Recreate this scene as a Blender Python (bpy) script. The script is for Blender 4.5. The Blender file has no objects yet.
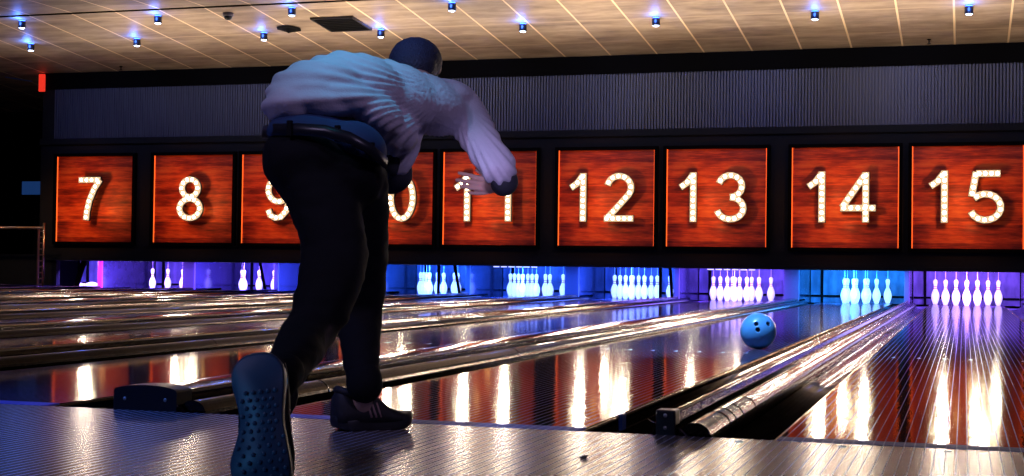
import bpy, bmesh, math, random
from mathutils import Vector, Matrix, noise
random.seed(5)
PI = math.pi
sc = bpy.context.scene
COL = sc.collection

# ------------------------------------------------------------------ camera
F_PX, YAW, PITCH, ROLL = 1450.2147, 0.30252384, 0.02096128, 0.01305324
CAM = Vector((-0.03606844, -4.04534494, 0.46457714))
cy, sy, cp, sp = math.cos(YAW), math.sin(YAW), math.cos(PITCH), math.sin(PITCH)
Fv = Vector((-sy*cp, cy*cp, sp)); R0 = Vector((cy, sy, 0)); U0 = R0.cross(Fv)
cr, sr = math.cos(ROLL), math.sin(ROLL)
Rv = cr*R0 + sr*U0; Uv = -sr*R0 + cr*U0
cd = bpy.data.cameras.new('camera'); cam = bpy.data.objects.new('camera', cd); COL.objects.link(cam)
cd.sensor_width = 36; cd.lens = F_PX/1024*36; cd.clip_end = 200; cd.clip_start = .05
cam.matrix_world = Matrix((( Rv.x, Uv.x, -Fv.x, CAM.x), (Rv.y, Uv.y, -Fv.y, CAM.y), (Rv.z, Uv.z, -Fv.z, CAM.z), (0,0,0,1)))
sc.camera = cam
sc.cycles.use_adaptive_sampling = False

def at(x, y, Y):                       # the point in the hall seen at (x, y), at distance Y down the lanes
    d = Fv + Rv*((x-512)/F_PX) - Uv*((y-238)/F_PX)
    return CAM + d*((Y-CAM.y)/d.y)
def mpp(Y, X=-1.65):                   # metres per photo pixel at a place
    return (Vector((X, Y, .5))-CAM).dot(Fv)/F_PX

# ------------------------------------------------------------------ helpers
def obj(name, bm, m=None, parent=None, smooth=False, loc=None):
    me = bpy.data.meshes.new(name); bm.to_mesh(me); bm.free()
    o = bpy.data.objects.new(name, me); COL.objects.link(o)
    if m:
        for mm in (m if isinstance(m, (list, tuple)) else [m]): me.materials.append(mm)
    if smooth:
        for p in me.polygons: p.use_smooth = True
    if loc is not None: o.location = loc
    if parent: o.parent = parent
    return o
def tag(o, label, cat, group=None, kind=None):
    if label: o['label'] = label
    if cat: o['category'] = cat
    if group: o['group'] = group
    if kind: o['kind'] = kind
    return o
def thing(name, label, cat, loc=(0,0,0), rz=0, group=None):
    o = bpy.data.objects.new(name, None); COL.objects.link(o)
    o.empty_display_size = .1; o.location = loc; o.rotation_euler = (0,0,rz)
    return tag(o, label, cat, group)
def struct(name, bm, m, smooth=False):
    o = obj(name, bm, m, None, smooth); o['kind'] = 'structure'; return o
def dup(root, loc=None, label=None, group=None):
    r = root.copy(); COL.objects.link(r)
    if loc is not None: r.location = loc
    if label: r['label'] = label
    if group: r['group'] = group
    for ch in list(root.children):
        c = ch.copy(); COL.objects.link(c); c.parent = r
        for g in list(ch.children):
            d = g.copy(); COL.objects.link(d); d.parent = c
    return r
def box(bm, lo, hi, bev=0, mi=0):
    r = bmesh.ops.create_cube(bm, size=1); vs = r['verts']
    for v in vs:
        v.co = Vector([lo[i] + (v.co[i]+.5)*(hi[i]-lo[i]) for i in range(3)])
    if mi:
        for f in {f for v in vs for f in v.link_faces}: f.material_index = mi
    if bev:
        es = list({e for v in vs for e in v.link_edges})
        bmesh.ops.bevel(bm, geom=es, offset=bev, segments=2, affect='EDGES', profile=.6)
    return bm
def B(*boxes, bev=0):
    bm = bmesh.new()
    for lo, hi in boxes: box(bm, lo, hi, bev)
    return bm
def lathe(bm, prof, seg=24, c=(0,0,0), mi=0):
    rings = []
    for r, z in prof:
        if r < 1e-6: rings.append([bm.verts.new((c[0], c[1], c[2]+z))])
        else: rings.append([bm.verts.new((c[0]+r*math.cos(2*PI*k/seg), c[1]+r*math.sin(2*PI*k/seg), c[2]+z)) for k in range(seg)])
    for a, b in zip(rings, rings[1:]):
        if len(a) == 1 and len(b) == 1: continue
        for k in range(seg):
            k2 = (k+1) % seg
            if len(a) == 1: f = bm.faces.new((a[0], b[k2], b[k]))
            elif len(b) == 1: f = bm.faces.new((a[k], a[k2], b[0]))
            else: f = bm.faces.new((a[k], a[k2], b[k2], b[k]))
            f.material_index = mi
    return bm
def tube(bm, pts, rad, seg=10, mi=0):
    pts = [Vector(p) for p in pts]
    rad = rad if isinstance(rad, (list, tuple)) else [rad]*len(pts)
    rings = []; n0 = None
    for i, p in enumerate(pts):
        t = (pts[min(i+1, len(pts)-1)] - pts[max(i-1, 0)]).normalized()
        if n0 is None:
            n0 = t.orthogonal().normalized()
        n0 = (n0 - t*n0.dot(t)).normalized(); b = t.cross(n0)
        rings.append([bm.verts.new(p + (n0*math.cos(2*PI*k/seg) + b*math.sin(2*PI*k/seg))*rad[i]) for k in range(seg)])
    for a, b in zip(rings, rings[1:]):
        for k in range(seg):
            f = bm.faces.new((a[k], a[(k+1) % seg], b[(k+1) % seg], b[k])); f.material_index = mi
    bm.faces.new(list(reversed(rings[0]))).material_index = mi
    bm.faces.new(rings[-1]).material_index = mi
    return bm
def profile_y(bm, prof, y0, y1, ny=1, closed=False):        # a cross-section (x,z) run down the lanes
    rows = []
    for j in range(ny+1):
        y = y0+(y1-y0)*j/ny
        rows.append([bm.verts.new((x, y, z)) for x, z in prof])
    n = len(prof)
    for a, b in zip(rows, rows[1:]):
        for k in range(n if closed else n-1):
            bm.faces.new((a[k], a[(k+1) % n], b[(k+1) % n], b[k]))
    if closed:
        bm.faces.new(rows[0]); bm.faces.new(list(reversed(rows[-1])))
    bmesh.ops.recalc_face_normals(bm, faces=bm.faces[:])
    return bm

# ------------------------------------------------------------------ materials
class N:
    def __init__(s, name):
        s.m = bpy.data.materials.new(name); s.m.use_nodes = True; s.t = s.m.node_tree; s.t.nodes.clear()
        s.out = s.t.nodes.new('ShaderNodeOutputMaterial'); s.b = s.t.nodes.new('ShaderNodeBsdfPrincipled')
        s.t.links.new(s.b.outputs[0], s.out.inputs[0])
        s.tc = s.t.nodes.new('ShaderNodeTexCoord').outputs['Object']
    def n(s, kind, ins=None, **kw):
        nd = s.t.nodes.new('ShaderNode'+kind)
        for k, v in kw.items(): setattr(nd, k, v)
        for k, v in (ins or {}).items():
            if isinstance(v, bpy.types.NodeSocket): s.t.links.new(v, nd.inputs[k])
            else: nd.inputs[k].default_value = v
        return nd
    def math(s, op, a, b=0.0, c=0.0): return s.n('Math', {0: a, 1: b, 2: c}, operation=op).outputs[0]
    def mapping(s, scale=(1,1,1), loc=(0,0,0)): return s.n('Mapping', {'Vector': s.tc, 'Scale': scale, 'Location': loc}).outputs[0]
    def noise(s, scale, vec=None, detail=4, rough=.5): return s.n('TexNoise', {'Vector': vec or s.tc, 'Scale': scale, 'Detail': detail, 'Roughness': rough}).outputs[0]
    def ramp(s, f, stops):
        r = s.n('ValToRGB', {0: f}); e = r.color_ramp.elements
        while len(e) < len(stops): e.new(.5)
        for i, (p, c) in enumerate(stops): e[i].position = p; e[i].color = (*c, 1)
        return r.outputs[0]
    def mix(s, f, a, b):
        m = s.n('Mix', data_type='RGBA')
        for i, v in ((0, f), (6, a), (7, b)):
            if isinstance(v, bpy.types.NodeSocket): s.t.links.new(v, m.inputs[i])
            else: m.inputs[i].default_value = v if i == 0 else (*v, 1)
        return m.outputs[2]
    def set(s, **kw):
        for k, v in kw.items():
            k = k.replace('_', ' ')
            if isinstance(v, bpy.types.NodeSocket): s.t.links.new(v, s.b.inputs[k])
            else: s.b.inputs[k].default_value = (*v, 1) if isinstance(v, tuple) and len(v) == 3 else v
        return s
    def bump(s, h, strength=.3, dist=.01):
        b = s.n('Bump', {'Height': h, 'Strength': strength, 'Distance': dist}); s.t.links.new(b.outputs[0], s.b.inputs['Normal'])
    def line(s, axis, pitch, width, off=0.0):           # 1 on thin lines every pitch along an axis
        v = s.n('SeparateXYZ', {0: s.tc}).outputs[axis]
        m = s.math('FRACT', s.math('DIVIDE', s.math('ADD', v, 1000*pitch+off), pitch))
        return s.math('LESS_THAN', m, width/pitch)
def plain(name, col, rough=.5, metal=0, emit=None, es=0, nz=.06, scale=30, **kw):
    s = N(name); f = s.noise(scale)
    c = s.mix(f, tuple(x*(1-nz*2) for x in col), tuple(min(1, x*(1+nz*2)) for x in col))
    s.set(Base_Color=c, Roughness=rough, Metallic=metal, **kw)
    if emit: s.set(Emission_Color=emit, Emission_Strength=es); s.m.cycles.emission_sampling = 'NONE'
    return s.m

# lanes and approach: strips of board with pale glue lines
BP = .02703
def boards(name, dark, light, linec, rough, rl, lw=.0032, coat=0, spec=.5, bump=.02, dull=0):
    s = N(name)
    v = s.n('SeparateXYZ', {0: s.tc}).outputs[0]
    idx = s.math('FLOOR', s.math('DIVIDE', s.math('ADD', v, 1000*BP), BP))
    wn = s.n('TexWhiteNoise', {'W': idx}, noise_dimensions='1D').outputs[0]
    g = s.noise(8, s.mapping((14, .5, 1)), 6)
    f = s.math('ADD', s.math('MULTIPLY', wn, .5), s.math('MULTIPLY', g, .5))
    c = s.mix(f, dark, light)
    ln = s.line(0, BP, lw)
    c = s.mix(ln, c, linec)
    sc_ = s.noise(60, s.mapping((1, .25, 1)), 3)
    r = s.math('ADD', s.math('MULTIPLY', ln, rl), s.math('ADD', rough, s.math('MULTIPLY', sc_, 0 if rough > .1 else rough*.5)))
    s.set(Base_Color=c, Roughness=r, Specular_IOR_Level=spec)
    if coat: s.set(Coat_Weight=coat, Coat_Roughness=rough*.8)
    h = s.noise(5, s.mapping((6, 1.2, 1)), 3)
    if bump: s.bump(h, bump, .01)
    if dull:
        d = s.n('BsdfDiffuse', {'Color': c}); mx = s.n('MixShader', {0: dull}); s.t.links.new(s.b.outputs[0], mx.inputs[1]); s.t.links.new(d.outputs[0], mx.inputs[2]); s.t.links.new(mx.outputs[0], s.out.inputs[0])
    return s.m
M_lane = boards('lane_wood', (.016,.008,.010), (.045,.018,.018), (.26,.26,.62), .062, .14, .0028, 0, .3, .04, .30)  # blue of the lines paints in the ceiling light on the boards
M_app = boards('approach_wood', (.085,.075,.08), (.12,.10,.095), (.38,.42,.66), .235, .05, .0034, 0, .9, 0)
M_black = plain('black_paint', (.0012,.0014,.0025), .7, Specular_IOR_Level=.05)
M_mask = plain('masking_charcoal', (.016,.020,.027), .8, Specular_IOR_Level=.08)
M_blackgloss = plain('black_plastic', (.008,.008,.010), .28)
s = N('gutter_metal'); g = s.noise(5, s.mapping((4,.8,4)), 4); s.set(Base_Color=s.mix(g, (.02,.018,.02), (.08,.07,.065)), Roughness=.15, Metallic=1.0); s.bump(s.noise(30, s.mapping((1,.6,1)), 3), .12, .01); M_gutter = s.m
s = N('divider_cap_metal'); g = s.noise(5, s.mapping((4,.8,4)), 4); s.set(Base_Color=s.mix(g, (.03,.027,.03), (.13,.11,.10)), Roughness=.12, Metallic=1.0); s.bump(s.noise(30, s.mapping((1,.6,1)), 3), .12, .01); M_cap = s.m
s = N('bumper_rail_metal'); g = s.noise(3, s.mapping((3,1.2,3)), 4); s.set(Base_Color=s.mix(g, (.022,.018,.018), (.11,.085,.07)), Roughness=.16, Metallic=1.0); s.bump(s.noise(14, s.mapping((.6,2.2,.6)), 3), .10, .01); M_rail = s.m
M_gold = plain('brass_trim', (.65,.42,.2), .25, .9)
M_clip = plain('blue_clip', (.03,.08,.3), .3)
M_steel = plain('steel', (.35,.35,.38), .3, .9)
M_pin = plain('pin_plastic', (.86,.86,.90), .25, nz=.02, emit=(.62,.68,1), es=.75)  # faint emission put in so pins read white under the coloured bay lamps
M_red = plain('pin_red_band', (.75,.06,.1), .3)
M_string = plain('white_string', (.7,.7,.75), .7)
M_bay = N('bay_panel')
_f = M_bay.noise(2.2, M_bay.mapping((3, 1, 1.2)), 5)
M_bay.set(Base_Color=M_bay.ramp(_f, [(.25,(.02,.03,.08)), (.5,(.07,.09,.17)), (.75,(.16,.17,.28))]), Roughness=.5); M_bay = M_bay.m
M_kick = plain('kickback_laminate', (.028,.032,.06), .12, nz=.2, scale=5, Specular_IOR_Level=.8)
M_pink = plain('pink_post', (.75,.06,.28), .3)
M_trimw = plain('post_laminate', (.09,.08,.13), .3)

# ceiling
s = N('ceiling_tiles')
lx = s.line(0, .72, .028, .20); ly = s.line(1, 1.2, .06, .1)
v = s.n('SeparateXYZ', {0: s.tc})
ix = s.math('FLOOR', s.math('DIVIDE', s.math('ADD', v.outputs[0], 720.20), .72)); iy = s.math('FLOOR', s.math('DIVIDE', s.math('ADD', v.outputs[1], 1200.1), 1.2))
wn = s.n('TexWhiteNoise', {'Vector': s.n('CombineXYZ', {0: ix, 1: iy}).outputs[0]}, noise_dimensions='2D').outputs[0]
g = s.noise(1.4, s.mapping((1, 3.2, 1)), 7, .62)
c = s.ramp(g, [(.3,(.20,.145,.11)), (.5,(.38,.29,.215)), (.72,(.58,.46,.34))])
c = s.mix(s.math('MULTIPLY', wn, .25), c, (.14,.09,.06))
c = s.mix(s.math('MULTIPLY', ly, .8), c, (.50,.38,.26)); c = s.mix(lx, c, (.95,.75,.50))
s.set(Base_Color=c, Roughness=.55); s.bump(g, .3, .02); M_ceil = s.m

# slat panel
s = N('grey_slats'); g = s.noise(3, s.mapping((9, 1, .6)), 3)
s.set(Base_Color=s.mix(g, (.055,.075,.15), (.10,.12,.20)), Roughness=.5); M_slat = s.m

# wooden sign board
s = N('red_wood'); g = s.noise(2.2, s.mapping((1.0, 1, 9)), 8, .7)
v = s.n('SeparateXYZ', {0: s.tc}).outputs[2]
idx = s.math('FLOOR', s.math('DIVIDE', s.math('ADD', v, 50), .052))
wn = s.n('TexWhiteNoise', {'W': idx}, noise_dimensions='1D').outputs[0]
f = s.math('ADD', s.math('ADD', s.math('MULTIPLY', g, .75), s.math('MULTIPLY', wn, .16)), s.math('MULTIPLY', s.math('SUBTRACT', s.noise(1.7, s.mapping((1,1,1.6)), 3), .4), .55))
s.set(Base_Color=s.ramp(f, [(.30,(.10,.008,.006)), (.45,(.42,.035,.012)), (.58,(.80,.10,.02)), (.75,(.95,.24,.04))]), Roughness=.5)
M_board = s.m
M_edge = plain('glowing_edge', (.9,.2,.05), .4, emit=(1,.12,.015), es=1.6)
M_face = plain('digit_face', (.16,.12,.07), .6, emit=(1,.72,.42), es=.85)  # emission stands in for the bulbs' light on the face
M_bulb = plain('bulb_glass', (1,.95,.85), .3, emit=(1,.78,.52), es=24)

M_case = plain('digit_casing', (.015,.008,.006), .6)

def emis(name, col, st): return plain(name, col, .4, emit=col, es=st)

# ------------------------------------------------------------------ layout
YW = 17.553
WORD = {6:'six',7:'seven',8:'eight',9:'nine',10:'ten',11:'eleven',12:'twelve',13:'thirteen',14:'fourteen',15:'fifteen',16:'sixteen'}
LANES = {16: 1.79, 15: 0.0, 14: -1.62, 13: -3.41, 12: -5.03, 11: -6.815, 10: -8.416, 9: -10.22, 8: -11.80, 7: -13.59, 6: -15.22}
HALF = .527
YEND = 19.3
order = sorted(LANES, reverse=True)
divs = []                       # (x, half width, lane on its left, lane on its right)
for a, b in zip(order, order[1:]):
    x = (LANES[a]+LANES[b])/2; wide = (LANES[a]-LANES[b]) > 1.7
    divs.append((x, .128 if wide else .034, b, a))
divs.append((LANES[6]-.527-.245-.034, .034, 5, 6))
divs = [(LANES[16]+.527+.245+.034, .034, 16, 17)] + divs
divs = [(x+(.004 if hw > .1 else -.030), .101 if hw > .1 else .0255, a, b) for x, hw, a, b in divs]

# approach floor
struct('floor', B(((-24,-9,-.3), (6.5,0,0))), M_app)
struct('floor', B(((-24,0,-.3), (6.5,20.6,-.13))), M_black)
struct('floor', B(((-24,0.01,-.12), (divs[-1][0]-.06,20.6,-.0))), plain('dark_walkway', (.02,.02,.03), .25))
struct('wall_left', B(((-24.2,-9,-.3), (-24,20.6,4.6))), M_black)
struct('wall_right', B(((6.5,-9,-.3), (6.7,20.6,4.6))), M_black)
struct('wall_rear', B(((-24.2,-9.2,-.3), (6.7,-9,4.6))), M_black)
struct('wall_far', B(((-24.2,20.6,-.3), (6.7,20.8,4.6))), M_black)
# ceiling: near part level, far part sloping down to the masking wall
YB = 14.08; SL = -.09397; ZC = lambda y: 3.7455+SL*(y-YW)
bm = bmesh.new(); v_ = [bm.verts.new(p) for p in [(-24,YB,ZC(YB)), (6.5,YB,ZC(YB)), (6.5,20.6,ZC(20.6)), (-24,20.6,ZC(20.6)), (-24,YB,4.8), (6.5,YB,4.8), (6.5,20.6,4.8), (-24,20.6,4.8)]]
for f in [(0,3,2,1), (4,5,6,7), (0,1,5,4), (1,2,6,5), (2,3,7,6), (3,0,4,7)]: bm.faces.new([v_[i] for i in f])
struct('ceiling', bm, M_ceil)
zb = ZC(YB)
struct('ceiling', B(((-24,-9,zb+.02), (6.5,YB-.015,4.8))), M_ceil)
struct('trim_1', B(((-24,YB-.014,zb+.004), (6.5,YB-.002,zb+.2))), M_black)

# masking wall
XL = -15.38
struct('wall_back', B(((XL,YW,.50), (6.5,YW+.12,2.61)), ((XL,YW,3.46), (6.5,YW+.12,ZC(YW)+.0)), ((XL,YW+.03,2.60), (-15.14,YW+.12,3.47)), ((XL-1.1, YW+.01, .064), (-15.03, YW+.12, .5)), ((XL-1.1, YW+.01, .5), (XL, YW+.12, .6))), M_mask)  # low pieces past the left end added against leaking bay light
# projecting bands of the wall above and below the slats
struct('trim_2', B(((XL,YW-.05,3.467), (6.5,YW,3.735)), bev=.008), M_black)
struct('trim_3', B(((XL,YW-.05,2.50), (6.5,YW,2.607)), bev=.008), M_mask)
struct('trim_4', B(((XL,YW-.04,.50), (6.5,YW,.56)), bev=.006), M_mask)
bm = bmesh.new(); box(bm, (-15.14,YW+.05,2.607), (6.5,YW+.1,3.467))
x = -15.12; sl = 0
while x < 2.6:
    box(bm, (x,YW,2.607), (x+.026,YW+.055,3.467)); x += .046
tag(obj('slatted_wall_panel', bm, M_slat), 'long dark grey band of thin upright slats above the lane signs', 'wall panel')

# ------------------------------------------------------------------ lanes
M_arrow = plain('pale_blue_inlay', (.45,.65,.95), .4)
M_foul = boards('foul_line_blue', (.03,.05,.35), (.06,.10,.60), (.25,.3,.8), .45, .1, .003, 0, .3, .1, .4)  # blue colour stands in for the reflected fringe along the foul line
side = {l: ('under the number %s sign' % WORD[l]) for l in LANES}
side[6] = 'at the far left, beyond the one under sign seven'
side[16] = 'at the right edge, right of the lane under sign fifteen'
for l, xc in LANES.items():
    t = thing('bowling_lane', 'long glossy bowling lane ' + (side[l] if l != 16 else side[l]), 'bowling lane', (xc, 0, 0), group='bowling lanes')
    bm = B(((-HALF,.09,-.11), (HALF,YEND,0)))
    o = obj('lane_surface', bm, M_lane, t)
    bm = B(((-HALF,0.0,-.11), (HALF,.09,.001)))
    obj('foul_line', bm, M_foul, t)
    for k in range(-3, 4):          # the row of aiming darts
        if l < 12: break
        bm = bmesh.new(); x0 = k*5*BP; y0 = 4.2
        vs = [bm.verts.new(p) for p in [(x0-.012,y0,.0006), (x0,y0+.02,.0006), (x0+.012,y0,.0006), (x0,y0+.10,.0006)]]
        bm.faces.new((vs[0], vs[1], vs[3])); bm.faces.new((vs[1], vs[2], vs[3]))
        obj('aiming_arrow', bm, M_arrow, t)
# approach dots
for X in (-.62, -.345, -.075, .195):
    bm = bmesh.new(); lathe(bm, [(0,.0016), (.011,.0016), (.012,0)], 16)
    tag(obj('approach_dot', bm, M_arrow, loc=(X,-.07,0)), 'small pale guide dot set in the approach, %s' % {-.62:'leftmost, near the gutter', -.345:'second from the left', -.075:'third from the left', .195:'rightmost, near photo edge'}[X], 'floor dot', 'guide dots before the foul line')
# scuffs of debris
bm = bmesh.new(); 
P0 = at(585, 458, -.6); d = (P0-CAM); P0 = CAM + d*(-CAM.z/d.z)
vs = [bm.verts.new(P0+Vector(q)) for q in [(-.016,-.002,.001), (0,.01,.001), (.006,.012,.006), (.008,-.03,.001), (.0,-.008,.008)]]
for f in [(0,4,1), (1,4,2), (2,4,3), (0,3,4)]: bm.faces.new([vs[i] for i in f])
tag(obj('paper_scrap', bm, plain('scrap', (.05,.05,.07), .6)), 'tiny dark scrap lying on the wooden approach', 'debris')

# gutters
GD = .085
def gutter(x0, x1, l, sd):
    t = thing('gutter', 'channel gutter on the %s of the lane %s' % (sd, side[l] if l not in (16, 6) else {16:'at the right photo edge', 6:'at the far left'}[l]), 'gutter', ((x0+x1)/2, 0, 0), group='gutters beside the lanes')
    w = (x1-x0)/2-.003; prof = []; th = .006
    zl, zr = (.030, -.010) if sd == 'left' else (-.008, .030)
    for k in range(21):
        a = PI+PI*k/20; f_ = (1-math.cos(a-PI))/2
        prof.append((w*math.cos(a), zl*(1-f_)+zr*f_ + .062*math.sin(a)))
    if sd == 'right': prof = [(-w, -.006), (-w+.002, -.048)] + [(x, z-.02*(1-(x+w)/(2*w))) for x, z in prof if x > -w*.9]
    if sd == 'left': prof = [(w*a, b) for a, b in ((-1,.030), (-.86,.012), (-.72,-.012), (-.60,-.030), (-.47,-.046), (-.30,-.060), (-.12,-.068), (.06,-.071), (.28,-.068), (.5,-.060), (.7,-.046), (.86,-.029), (1,-.010))]
    inner = [(x, z) for x, z in prof]; outer = [(x*1.0, z-.006) for x, z in reversed(prof)]
    bm = profile_y(bmesh.new(), inner+outer, .01, 18.9, 6, True)
    o = obj('channel', bm, M_gutter, t, True)
    for yj in (.9, 3.6, 7.0, 11.0):
        pr = [(x*.995, z+.0015) for x, z in inner]
        if sd == 'right': obj('joint_band', profile_y(bmesh.new(), pr, yj, yj+.012, 1), M_gutter, t)
    if sd == 'left':
        rr = .048; xc_, zc_ = -w+rr+.004, -.012
        rl = obj('bumper_rail', tube(bmesh.new(), [(xc_,.03,zc_)]+[(xc_,y_,zc_) for y_ in (4,8,12,16)]+[(xc_,18.3,zc_)], rr, 28), M_rail, t, False)
        for yj in (.38, .50, .66, .95, 3.4, 7.2, 11.5):
            bm = bmesh.new(); tube(bm, [(xc_,yj,zc_), (xc_,yj+.008,zc_)], rr+.0015, 28); obj('joint_band', bm, M_rail, rl, True)
    # lane-side lip strip
    e = w if sd == 'left' else -w
    bm = B(((min(e,e*.95),.02,-.011), (max(e,e*.95),18.9,-.003)))
    obj('edge_strip', bm, M_gold, t)
    if sd == 'right':
        bm = B(((-w-.001,.02,-.056), (-w+.009,18.9,-.049)))
        obj('lower_strip', bm, M_gold, t)
        if l == 14: obj('clip', B(((-w-.002,.50,-.050), (-w+.012,.56,.002)), bev=.002), M_clip, t)
for x, hw, la, lb in divs:
    if la in LANES: gutter(LANES[la]+HALF, x-hw, la, 'right')
    if lb in LANES: gutter(x+hw, LANES[lb]-HALF, lb, 'left')
# dividers
for x, hw, la, lb in divs:
    wide = hw > .09
    if la > 6 and lb < 16: lab = '%s metal-topped divider between the lanes under signs %s and %s' % ('broad' if wide else 'narrow', WORD[la], WORD[lb])
    elif lb == 16: lab = 'broad metal-topped divider right of the lane under sign fifteen'
    elif lb == 17: continue
    elif lb == 7: lab = 'narrow metal-topped divider left of the lane under sign seven'
    else: lab = 'narrow metal-topped divider outside the farthest left lane'
    t = thing('lane_divider', lab, 'lane divider', (x,0,0), group='dividers between the lanes')
    if wide:
        pr = [(-hw,-.12), (-hw,.052)] + [(hw*math.cos(a), .052+.018*math.sin(a)) for a in [PI-PI*k/14 for k in range(1,14)]] + [(hw,.052), (hw,-.12)]
        bm = profile_y(bmesh.new(), pr, .10, 18.95, 4, True); obj('cap_rail', bm, M_cap, t, False)
        pr2 = [(-hw-.012,-.12), (-hw-.012,.060)] + [((hw+.012)*math.cos(a), .062+.018*math.sin(a)) for a in [PI-PI*k/14 for k in range(1,14)]] + [(hw+.012,.060), (hw+.012,-.12)]
        bm = profile_y(bmesh.new(), pr2, .004, .10, 1, True); e = obj('end_cap', bm, M_blackgloss, t)
        for sx in (-1, 1):
            bm = bmesh.new(); lathe(bm, [(0,.004), (.005,.003), (.006,0)], 12)
            q = obj('screw', bm, M_steel, e, True, loc=(sx*hw*.72,.004,.035)); q.rotation_euler = (PI/2,0,0)
        for sx in (-1, 1):
            bm = B(((sx*(hw-.012)-.004,.1,.056), (sx*(hw-.012)+.004,18.95,.062))); obj('bead', bm, M_gold, t)
    else:
        w = hw
        pr = [(-w,-.12), (-w,.03), (-w*.7,.050), (-w*.3,.056), (-w*.1,.045), (w*.1,.045), (w*.3,.060), (w*.8,.055), (w,.035), (w,-.12)]
        bm = profile_y(bmesh.new(), pr, .07, 18.95, 4, True); obj('cap_rail', bm, M_cap, t, False)
        bm = B(((-w-.002,.004,-.12), (w+.004,.07,.070)), bev=.005); e = obj('end_cap', bm, M_blackgloss, t)
        for zz in (.02, .055):
            bm = bmesh.new(); lathe(bm, [(0,.004), (.005,.003), (.006,0)], 12)
            q = obj('screw', bm, M_steel, e, True, loc=(0,.004,zz)); q.rotation_euler = (PI/2,0,0)
        bm = B(((w*.55,.07,.062), (w*.75,18.95,.068))); obj('bead', bm, M_gold, t)

# ------------------------------------------------------------------ pin bays
BAYCOL = {6:(.24,.12,1.0), 16:(.25,.12,1), 15:(.30,.11,1.0), 14:(.02,.30,1.0), 13:(.20,.09,1.0), 12:(.03,.12,1.0), 11:(.02,.13,1.0), 10:(.02,.15,1.0), 9:(.07,.10,1.0), 8:(.16,.08,1.0), 7:(.24,.10,1.0)}
BAYPOW = {l: 230 for l in LANES}
for l, xc in LANES.items():
    xl = [d for d in divs if d[3] == l][0]; xr = [d for d in divs if d[2] == l][0]
    a = xl[0]+xl[1]-xc; b = xr[0]-xr[1]-xc
    where = {16:'at the right photo edge', 6:'at the far left, past sign seven'}.get(l, 'under sign '+WORD[l])
    t = thing('pin_bay', 'lit pit backdrop behind the pins %s' % where, 'pin bay', (xc, 19.75, 0), group='pin bays below the signs')
    bm = B(((a+.01,0,-.02), (b-.01,.05,.56))); obj('back_curtain', bm, M_bay, t)
    bm = B(((a+.02,-.06,.075), (b-.02,-.01,.105)), ((a+.17,-.05,-.04), (a+.21,-.01,.55)), bev=.004); obj('curtain_bar', bm, M_black, t)
    bm = B(((a+.01,-.42,-.11), (b-.01,0,-.05))); obj('pit_floor', bm, M_bay, t)
    # strip lamp tucked behind the masking edge
    col = BAYCOL[l]
    low = l in (13, 11)
    z = .489 if low else .508
    bright = tuple(min(1, c*.5+.55) for c in col)
    t2 = thing('strip_lamp', 'strip lamp above the pins %s' % where, 'lamp', (xc, 17.80, z), group='strip lamps over the pins')
    bm = bmesh.new(); 
    for k in range(6): tube(bm, [(-.34+k*.125,0,0), (-.245+k*.125,0,0)], .008, 8)
    obj('tube', bm, emis('strip_lamp_glow_%d' % l, (bright[0]*.7, bright[1]*.7, 1), 2.2), t2, True)
    bm = B(((-.40,-.03,.014), (.42,.03,.565-z))); obj('housing', bm, M_black, t2)
    ld = bpy.data.lights.new('bay_light', 'AREA'); ld.shape = 'RECTANGLE'; ld.size = 1.0; ld.size_y = .08
    ld.color = col; ld.energy = BAYPOW[l]
    lo = bpy.data.objects.new('bay_light', ld); COL.objects.link(lo); lo.location = (xc, 17.84, z-.03)
    lo.rotation_euler = (math.radians(38), 0, 0)      # tilted toward the pins
struct('bay_light_stop', B(((-16.48,YW+.125,-.11), (-16.38,20.2,.56))), M_black)  # side box added to keep the bay light from leaking left
struct('trim_5', B(((-16.5,YW+.125,.565), (2.9,20.2,.60))), M_black)
# kickback walls between the bays
for x, hw, la, lb in divs:
    if la > 6 and lb < 16: lab = 'side wall between the pin bays under signs %s and %s' % (WORD[la], WORD[lb])
    elif lb == 16: lab = 'side wall right of the pin bay under sign fifteen'
    elif lb == 17 or lb == 6: continue
    elif lb == 7: lab = 'pinkish side wall left of the pin bay under sign seven'
    else: lab = 'side wall at the farthest left end of the pin bays'
    t = thing('bay_side_wall', lab, 'partition', (x, 18, 0), group='side walls between the pin bays')
    bm = B(((-hw,.02,-.12), (hw,1.8,.56))); obj('side_panel', bm, M_kick, t)
    bm = B(((-hw-.012,-.03,-.03), (hw+.012,.02,.56)), bev=.006); obj('front_post', bm, M_trimw if lb != 7 else M_pink, t)

# ------------------------------------------------------------------ pins
IN = .0254
PROF = [(0,0), (1.0,0), (1.2,.15), (1.42,.75), (1.95,2.25), (2.26,3.375), (2.383,4.5), (2.28,5.875), (1.85,7.25), (1.45,8.2), (1.15,8.9), (.96,9.5), (.90,10), (.93,10.875), (1.02,11.75), (1.19,12.6), (1.273,13.4), (1.2,14.1), (.98,14.55), (.6,14.88), (.25,14.98), (0,15)]
def make_pin():
    t = thing('bowling_pin', '', 'bowling pin')
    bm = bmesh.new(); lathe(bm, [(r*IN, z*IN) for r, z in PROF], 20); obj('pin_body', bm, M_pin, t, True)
    bm = bmesh.new()
    for z0 in (9.15, 10.35):
        lathe(bm, [((1.03 if z0 < 10 else .915)*IN+.0012, z0*IN), ((.95 if z0 < 10 else .925)*IN+.0012, (z0+.5)*IN)], 20)
    obj('neck_band', bm, M_red, t, True)
    bm = bmesh.new(); tube(bm, [(0,0,.378), (0,0,.56)], .0045, 6); obj('string', bm, M_string, t)
    return t
r3 = .3048*math.sqrt(3)/2; YH = 18.288
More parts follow.
